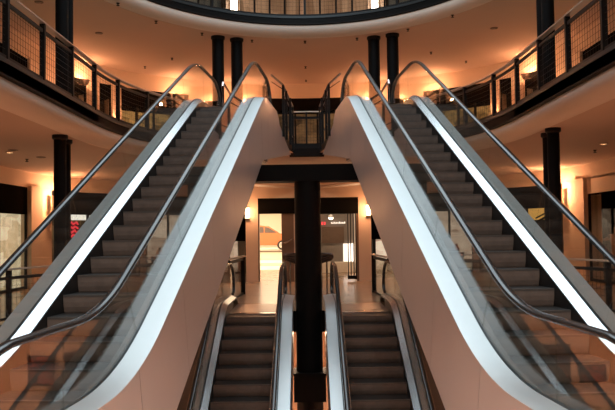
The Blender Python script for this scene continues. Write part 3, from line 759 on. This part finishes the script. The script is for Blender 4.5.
flat('display_board', 'grey_panel', xpx(327, YB), xpx(342, YB), zpx(262, YB), zpx(246, YB), YB, 'grey board below the brown screen in the shop', 'board')
flat('white_panel', 'sign_white', xpx(343, YB), xpx(357, YB), zpx(268, YB), zpx(244, YB), YB, 'bright white panel behind the black door bars', 'panel')
for k, (a, c) in enumerate(((321.5, 323.2), (324.0, 325.6))):
    flat('sign_letter', 'sign_red', xpx(a, YB), xpx(c, YB), zpx(225, YB), zpx(222, YB), YB - 0.1, 'small red lit sign mark %s the white lettering in the shop' % ('furthest from' if k == 0 else 'next to'), 'sign')
R = thing('shop_sign', 'tiny white lit lettering strip above the brown screen', 'sign', (xpx(338, YB), YB - 0.08, zpx(224, YB)))
for k in range(11):
    x = -0.30 + 0.058 * k; h = (0.07, 0.05, 0.09, 0.05)[k % 4]
    b = MB(); b.box(x, x + 0.036, 0, 0.03, 0, h); b.build('letter', 'sign_white', R)
R = thing('spotlight', 'bright round lamp glowing at the top of the shop doorway', 'lamp', (xpx(331, 29), 29, zpx(217, 29)))
b = MB(); b.lathe([(0.02, 0.10), (0.10, 0.06), (0.12, -0.02), (0.10, -0.04)], n=16); b.build('housing', 'chrome', R, smooth=True)
b = MB(); b.lathe([(0.001, 0.03), (0.08, 0.02), (0.10, -0.04), (0.06, -0.10), (0.001, -0.12)], n=16); b.build('bulb', 'lamp_white', R, smooth=True)
b = MB(); b.tube([(0, 0, 0.09), (0, 0, C1 - zpx(217, 29))], 0.012, 6); b.build('stem', 'chrome', R)
b = MB(); b.box(0.3, 1.95, 29.8, 30.5, 0, 0.42); tag(b.build('display_plinth', 'white_wall'), 'low white plinth on the floor of the shop with bars', 'plinth')
# ------------------------------------------------------------------ lamps
def sconce_col(x, y, z, label, rz=0, h=0.36, n=3, w=0.13):
    R = thing('wall_sconce', label, 'wall lamp', (x, y, z), rz)
    b = MB(); b.box(-w * 0.4, w * 0.4, -0.02, 0.05, -h / 2 - 0.05, h / 2 + 0.03); b.build('back_plate', 'rail_bronze', R)
    b = MB(); b.box(-w / 2, w / 2, -0.12, -0.02, -h / 2, h / 2); b.build('shade', 'lamp_glow', R)
    b = MB()
    for k in range(n + 1):
        zz = -h / 2 + h * k / n; b.box(-w / 2 - 0.012, w / 2 + 0.012, -0.135, -0.02, zz - 0.012, zz + 0.012)
    b.build('louvre', 'rail_bronze', R)
    return R
sconce_col(-2.05, YD - 0.01, 2.36, 'glowing louvred wall lamp on the pier left of the showroom doorway')
sconce_col(2.07, YD - 0.01, 2.40, 'glowing louvred wall lamp on the pier right of the barred doorway')
def wallpt(px, d=-0.1):
    t = wt(px); p = at(WALL, WL, t); q = at(WALL, WL, t + 0.05); d_ = Vector((q[0] - p[0], q[1] - p[1])).normalized()
    n = Vector((-d_.y, d_.x)); return (p[0] + n.x * d, p[1] + n.y * d), math.atan2(d_.y, d_.x)
for px, py, lab in ((49, 203, 'glowing wall lamp on the plaster pier beside the cream lit shop'), (566.5, 196, 'glowing wall lamp on the plaster pier beside the mannequin shop')):
    (x, y), a = wallpt(px, -0.2); z = zpx(py, y, px)
    sconce_col(x, y, z, lab, a, h=0.42, n=1, w=0.10)
    (x, y), a = wallpt(px, -0.45)
    light('sconce_light', 'POINT', (x, y, z + 0.2), 165, WARM, 0.05)
for sg in (-1, 1):
    light('sconce_light', 'POINT', (sg * 2.02, YD - 0.45, 2.45), 28, WARM, 0.08)
# uplights of the gallery
def uplight(x, y, z, label, energy=60, col=WARM, sx=1):
    R = thing('uplight', label, 'lamp', (x, y, z))
    b = MB(); b.lathe([(0.02, -0.16), (0.09, -0.12), (0.15, 0.0), (0.165, 0.05), (0.15, 0.05)], n=18); b.build('bowl', 'rail_bronze', R, smooth=True)
    b = MB(); b.lathe([(0.001, 0.0), (0.13, 0.002), (0.12, 0.03), (0.04, 0.045), (0.001, 0.05)], n=18); b.build('diffuser', 'lamp_glow', R, smooth=True)
    b = MB(); b.bar((0, 0, -0.1), (-sx * 0.22, 0, -0.1), 0.03); b.build('bracket', 'rail_bronze', R)
    light('uplight_light', 'POINT', (x, y, z + 0.15), energy, col, 0.05)
    return R
def add_fill_spot(x, y, Z, energy, label, col=WARM, ang=2.7):  # added fill light, given a made-up recessed ceiling fitting
    R = thing('fill_spot', label, 'downlight', (x, y, Z))
    b = MB(); b.lathe([(0.10, 0.0), (0.10, -0.02), (0.075, -0.025), (0.07, 0.0)], n=18); b.build('ring', 'rail_bronze', R)
    b = MB(); b.lathe([(0.07, -0.004), (0.05, -0.012), (0.001, -0.014)], n=18); b.build('lens', 'lamp_glow', R, smooth=True)
    light('fill_spot_light', 'SPOT', (x, y, Z - 0.05), energy, col, 0.05, angle=ang)
for sg, sd in ((-1, 'left'), (1, 'right')):
    for px, zz, en, lab in ((62, 7.12, 85, 'bright uplight on the gallery wall between the %s landing and its rear columns'), (97, 7.05, 34, 'uplight on the gallery wall outside the %s rear columns'),
                        (129, 7.2, 85, 'uplight on the curved gallery wall beyond the %s escalator'), (193, 6.0, 22, 'uplight on the orange gallery pier near the %s paired columns'),
                        (229, 7.25, 70, 'uplight on the gallery wall behind the %s paired columns'), (262, 6.2, 45, 'uplight on the gallery pier beyond the %s railing')):
        (x, y), a = wallpt(307.5 + sg * px, -0.36)
        uplight(x, y, zz, lab % sd, en, WARM, sg * -1)
    add_fill_spot(sg * 7.2, 10.5, C1, 60, 'round added fill spot below the gallery at the near %s end' % sd)  # fill spots added to brighten the hall below the gallery
    add_fill_spot(sg * 7.3, 17.5, C1, 70, 'round added fill spot below the gallery before the %s shop window' % sd)
    add_fill_spot(sg * 4.6, 24.5, C1, 70, 'round added fill spot below the gallery behind the %s escalator' % sd, WARM2)
    add_fill_spot(sg * 1.3, 23.0, C1, 60, 'round added fill spot above the %s doorway' % sd, WARM2)
    (x, y), a = wallpt(307.5 + sg * 72, -0.2)
    R = thing('wall_strip_light', 'tall bright lit strip on the top floor wall to the %s' % sd, 'lamp', (x, y, F3 + 0.2), a)
    b = MB(); b.box(-0.13, 0.13, -0.06, 0.02, 0, 3.3); b.build('diffuser', 'lamp_white', R)
    b = MB(); b.box(-0.16, 0.16, 0.02, 0.12, -0.04, 3.34); b.build('housing', 'chrome', R)
    light('top_light', 'POINT', (x * 0.93, y * 0.95, F3 + 1.2), 60, WARM2, 0.1)
    light('lower_hall_light', 'AREA', (sg * 7.6, 14.6, -0.6), 2700, (1.0, 0.66, 0.50), 1.6, (math.radians(-58), 0, sg * math.radians(32)), size_y=0.5)
for x_, lab_ in ((-3.2, 'outside the leftmost escalator foot'), (-1.1, 'inside the leftmost escalator foot'), (1.1, 'inside the rightmost escalator foot'), (3.2, 'outside the rightmost escalator foot')):
    add_fill_spot(x_, 0.2, C1, 60, 'round added fill spot overhead %s' % lab_, (1.0, 0.74, 0.54), 2.9)  # added front fill so the step risers read
for x_, lab_ in ((-3.4, 'far out on the leftmost side'), (-1.2, 'just left of the middle'), (1.2, 'just right of the middle'), (3.4, 'far out on the rightmost side')):
    add_fill_spot(x_, 0.3, C2, 520, 'round added gallery fill spot high overhead, %s' % lab_, (1.0, 0.90, 0.83), 2.9)  # added high fill for the upper steps and cladding
light('lower_centre_light', 'AREA', (0, 16.4, -0.55), 60, WARM2, 2.0, (math.radians(-35), 0, 0), size_y=0.4)
light('showroom_light', 'AREA', (-4.5, 42, C1 - 0.1), 1350, (1, 0.80, 0.56), 8, size_y=24)
light('showroom_door_light', 'AREA', (-1.2, 28, C1 - 0.1), 160, (1, 0.78, 0.55), 1.4, size_y=4)
light('boutique_light', 'AREA', (1.1, 28.5, C1 - 0.1), 60, (1, 0.80, 0.6), 1.4, size_y=4)
# daylight through the roof
light('skylight', 'AREA', (0, 12.5, 13.3), 1600, COOL, 9.5, size_y=17)
W = bpy.data.worlds.new('World'); SC.world = W; W.use_nodes = True
W.node_tree.nodes['Background'].inputs[0].default_value = (0.6, 0.75, 0.9, 1); W.node_tree.nodes['Background'].inputs[1].default_value = 0.05
# ------------------------------------------------------------------ ceiling sprinklers and downlights
def at_z(px, py, Z):
    c, s = math.cos(ROLL), math.sin(ROLL); A = px - 307.5; B = 205 - py
    a = A * c + B * s; b_ = -A * s + B * c
    d = (a / FPX, math.cos(PITCH) - b_ / FPX * math.sin(PITCH), math.sin(PITCH) + b_ / FPX * math.cos(PITCH))
    t = (Z - EYE) / d[2]; return d[0] * t, d[1] * t
def sprinkler(px, py, Z, label):
    x, y = at_z(px, py, Z)
    R = thing('ceiling_sprinkler', label, 'sprinkler', (x, y, Z))
    b = MB(); b.lathe([(0.05, 0.0), (0.05, -0.012), (0.02, -0.02), (0.015, -0.06)], n=12); b.build('base', 'black_steel', R)
    b = MB(); b.lathe([(0.015, -0.06), (0.045, -0.065), (0.045, -0.075), (0.01, -0.08)], n=12); b.build('deflector', 'black_steel', R)
for px, py, lab in ((118, 3, 'small dark sprinkler on the gallery ceiling, leftmost by the cream rim'), (156, 21, 'small dark sprinkler on the gallery ceiling, second from left along the rim'),
                    (202, 33, 'small dark sprinkler just left of the left rear columns'), (252, 40, 'small dark sprinkler just right of the left rear columns'),
                    (305, 41, 'small dark sprinkler at the middle of the ceiling, nearest the rim'), (305.5, 66.5, 'small dark sprinkler at the middle of the ceiling, halfway to the wall'),
                    (306, 80, 'small dark sprinkler at the middle of the ceiling, close to the wall'), (357, 38, 'small dark sprinkler just left of the right rear columns'),
                    (452.5, 15, 'small dark sprinkler on the gallery ceiling, rightmost by the cream rim'), (408, 29, 'small dark sprinkler just right of the right rear columns'),
                    (172, 58, 'small dark sprinkler above the leftmost escalator top'), (145, 66.5, 'small dark sprinkler near the curved wall left of the escalator'),
                    (431, 52, 'small dark sprinkler above the rightmost escalator top'), (466, 61, 'small dark sprinkler near the curved wall right of the escalator')):
    sprinkler(px, py, C2, lab)
for px, py, lab in ((27, 159, 'small dark sprinkler below the gallery near the cream lit shop'), (595, 150, 'small dark sprinkler below the gallery near the mannequin shop')):
    sprinkler(px, py, C1, lab)
def downlight(px, py, Z, label):
    x, y = at_z(px, py, Z)
    R = thing('ceiling_downlight', label, 'downlight', (x, y, Z))
    b = MB(); b.lathe([(0.12, 0.0), (0.12, -0.015), (0.09, -0.02), (0.085, 0.0)], n=18); b.build('ring', 'brown_panel', R)
    b = MB(); b.lathe([(0.085, -0.004), (0.05, -0.03), (0.001, -0.035)], n=18); b.build('lens', 'grey_panel', R, smooth=True)
downlight(39, 2, C2, 'brown rimmed ceiling light left of the left paired columns')
downlight(99, 33, C2, 'brown rimmed ceiling light right of the left paired columns')
downlight(494, 28, C2, 'brown rimmed ceiling light left of the right paired columns')
downlight(13, 150, C1, 'brown rimmed ceiling light below the gallery by the cream lit shop')
downlight(41, 157, C1, 'brown rimmed ceiling light below the gallery by the left columns')
# ------------------------------------------------------------------ shop contents
def rel_sign():
    (x, y), a = wallpt(82, 0.5); z = zpx(229, y, 82)
    R = thing('neon_sign', 'red lit squiggle sign under a white strip in the dim shop', 'sign', (x, y, z), a)
    b = MB()
    for k in range(4):
        zz = 0.22 - 0.15 * k
        b.tube([(-0.34 + 0.08 * j, 0, zz + 0.05 * math.sin(j * 2.1 + k)) for j in range(9)], 0.036, 6)
    b.build('red_tube', 'sign_red', R, smooth=True)
    b = MB(); b.box(-0.46, 0.44, 0.05, 0.09, -0.40, 0.30); b.build('backing', 'brown_panel', R)
    b = MB(); b.box(-0.46, 0.9, 0.0, 0.1, 0.34, 0.66); b.build('white_strip', 'sign_white', R)
rel_sign()
(x, y), a = wallpt(534, 0.5); z = zpx(212, y, 534)
R = thing('lit_panel', 'yellow lit panel crossed by dark diagonal bars in the dark shop', 'sign', (x, y, z), a)
mat('panel_yellow', (0.9, 0.5, 0.12), 0.6, emit=(1.0, 0.50, 0.12), es=0.75)
b = MB(); b.box(-0.75, 0.42, 0, 0.05, -0.28, 0.22); b.build('panel', 'panel_yellow', R)
b = MB(); b.bar((-0.35, -0.04, -0.22), (0.45, -0.04, 0.08), 0.04); b.bar((-0.25, -0.04, -0.34), (0.45, -0.04, -0.06), 0.06); b.build('diagonal_bar', 'black_steel', R)
# goods on a counter behind the rightmost escalator and behind the leftmost one
for sg, px0, nm in ((1, 452, 'rightmost'), (-1, 166, 'leftmost')):
    (x, y), a = wallpt(px0, -0.9)
    R = thing('shop_counter', 'low wooden shop counter glimpsed through the %s escalator' % nm, 'counter', (x, y, 0), a)
    b = MB(); b.box(-1.0, 1.0, -0.25, 0.25, 0.72, 0.80); b.build('top', 'goods_a', R)
    b = MB(); b.box(-0.95, 0.95, -0.22, 0.22, 0.30, 0.36); b.build('shelf', 'goods_a', R)
    for lx in (-0.95, 0.95):
        b = MB(); b.box(lx - 0.04, lx + 0.04, -0.22, 0.22, 0, 0.72); b.build('leg', 'goods_c', R)
    ca, sa = math.cos(a), math.sin(a)
    def on(dx, dz=0.80): return (x + ca * dx, y + sa * dx, dz)
    for k, (dx, w, h, m_, what) in enumerate(((-0.75, 0.13, 0.34, 'goods_a', 'brown'), (-0.38, 0.10, 0.24, 'goods_b', 'cream'), (-0.02, 0.14, 0.42, 'goods_c', 'black'), (0.36, 0.11, 0.28, 'goods_a', 'small brown'), (0.72, 0.12, 0.36, 'goods_b', 'tall cream'))):
        r = thing('vase', '%s vase on the counter seen through the %s escalator' % (what, nm), 'vase', on(dx))
        b = MB(); b.lathe([(w * 0.55, 0), (w * 0.95, h * 0.3), (w, h * 0.5), (w * 0.5, h * 0.8), (w * 0.45, h * 0.9), (w * 0.6, h)], n=14); b.build('body', m_, r, smooth=True)
# mannequin in the dark shop
add_fill_spot(9.75, 21.6, 2.76, 22, 'small added fill spot over the mannequin in the dark shop', WARM2)  # added fill to bring out the mannequin
R = thing('mannequin', 'mannequin in a pale pink shirt with one arm held out, dark shop', 'mannequin', (9.78, 22.72, 0), math.radians(30))
def skin(name, pts, edges, rad, m_, parent):
    me = bpy.data.meshes.new(name); me.from_pydata(pts, edges, []); o = bpy.data.objects.new(name, me); COL.objects.link(o); o.parent = parent
    me.materials.append(M[m_]); md = o.modifiers.new('Skin', 'SKIN')
    for i, r in enumerate(rad): me.skin_vertices[0].data[i].radius = (r, r) if not isinstance(r, tuple) else r
    me.skin_vertices[0].data[0].use_root = True
    s = o.modifiers.new('Sub', 'SUBSURF'); s.levels = 1; s.render_levels = 2
    return o
mat('mannequin_skin', (0.55, 0.38, 0.28), 0.5)
pts = [(0, 0, 0.95), (0, 0, 1.15), (0, 0, 1.38), (0, 0, 1.50), (0, 0, 1.60), (0, 0, 1.72),
       (0.0, 0.18, 1.40), (0.05, 0.33, 1.34), (0.10, 0.55, 1.30), (0.12, 0.66, 1.30),
       (0.0, -0.18, 1.40), (0.0, -0.26, 1.15), (0.05, -0.28, 0.90),
       (0, 0.10, 0.88), (0, 0.11, 0.50), (0, 0.11, 0.08), (0, -0.10, 0.88), (0, -0.11, 0.50), (0, -0.11, 0.08), (0.0, 0.11, 0.03), (0.0, -0.11, 0.03)]
edges = [(0, 1), (1, 2), (2, 3), (3, 4), (4, 5), (2, 6), (6, 7), (7, 8), (8, 9), (2, 10), (10, 11), (11, 12), (0, 13), (13, 14), (14, 15), (0, 16), (16, 17), (17, 18), (15, 19), (18, 20)]
rad = [(0.13, 0.16), (0.11, 0.14), (0.11, 0.17), 0.055, 0.085, 0.08, 0.065, 0.05, 0.038, 0.03, 0.065, 0.05, 0.035, 0.085, 0.055, 0.04, 0.085, 0.055, 0.04, 0.045, 0.045]
skin('body', pts, edges, rad, 'mannequin_skin', R)
pts2 = [(0, 0, 0.92), (0, 0, 1.15), (0, 0, 1.38), (0, 0.18, 1.40), (0.05, 0.33, 1.34), (0.09, 0.50, 1.31), (0, -0.18, 1.40), (0, -0.26, 1.15)]
skin('shirt', pts2, [(0, 1), (1, 2), (2, 3), (3, 4), (4, 5), (2, 6), (6, 7)], [(0.15, 0.18), (0.13, 0.16), (0.13, 0.18), 0.08, 0.065, 0.055, 0.08, 0.065], 'cloth_pink', R)
# ------------------------------------------------------------------ pictures in the lower hall
def picture(x0, x1, z0, z1, m_, label):
    R = thing('framed_picture', label, 'picture', ((x0 + x1) / 2, 17.98, (z0 + z1) / 2))
    w, h = (x1 - x0) / 2, (z1 - z0) / 2
    b = MB(); b.box(-w, w, -0.02, 0.0, -h, h); b.build('print', m_, R)
    b = MB()
    for bx in ((-w - 0.02, -w, -h - 0.02, h + 0.02), (w, w + 0.02, -h - 0.02, h + 0.02), (-w, w, h, h + 0.02), (-w, w, -h - 0.02, -h)):
        b.box(bx[0], bx[1], -0.035, 0.0, bx[2], bx[3])
    b.build('frame', 'frame_wood', R)
picture(5.15, 5.85, -2.24, -1.50, 'picture_red', 'square red and grey picture on the lower hall wall mirrored in the left glass')
picture(4.30, 4.82, -2.0, -1.40, 'picture_dark', 'smaller dark picture beside the red and grey picture')
picture(-5.25, -4.50, -2.40, -1.38, 'picture_dark', 'tall dark picture on the lower hall wall mirrored in the right glass')
picture(-6.25, -5.55, -2.36, -1.95, 'picture_red', 'wide dark picture with a red band on the lower hall wall')
# ------------------------------------------------------------------ camera
cd = bpy.data.cameras.new('Camera'); cam = bpy.data.objects.new('Camera', cd); COL.objects.link(cam)
cd.sensor_width = 36; cd.lens = 36 * FPX / 615.0; cd.clip_start = 0.05; cd.clip_end = 300
cam.matrix_world = Matrix.Translation((0, 0, EYE)) @ Matrix.Rotation(PI / 2 + PITCH, 4, 'X') @ Matrix.Rotation(-ROLL, 4, 'Z')
SC.camera = cam
SC.view_settings.view_transform = 'Standard'; SC.view_settings.look = 'None'
SC.view_settings.exposure = 0.0; SC.view_settings.gamma = 1.0
SC.cycles.max_bounces = 10; SC.cycles.transparent_max_bounces = 32; SC.cycles.glossy_bounces = 5; SC.cycles.diffuse_bounces = 4
SC.cycles.sample_clamp_indirect = 6; SC.cycles.use_denoising = True; SC.cycles.caustics_reflective = False; SC.cycles.caustics_refractive = False
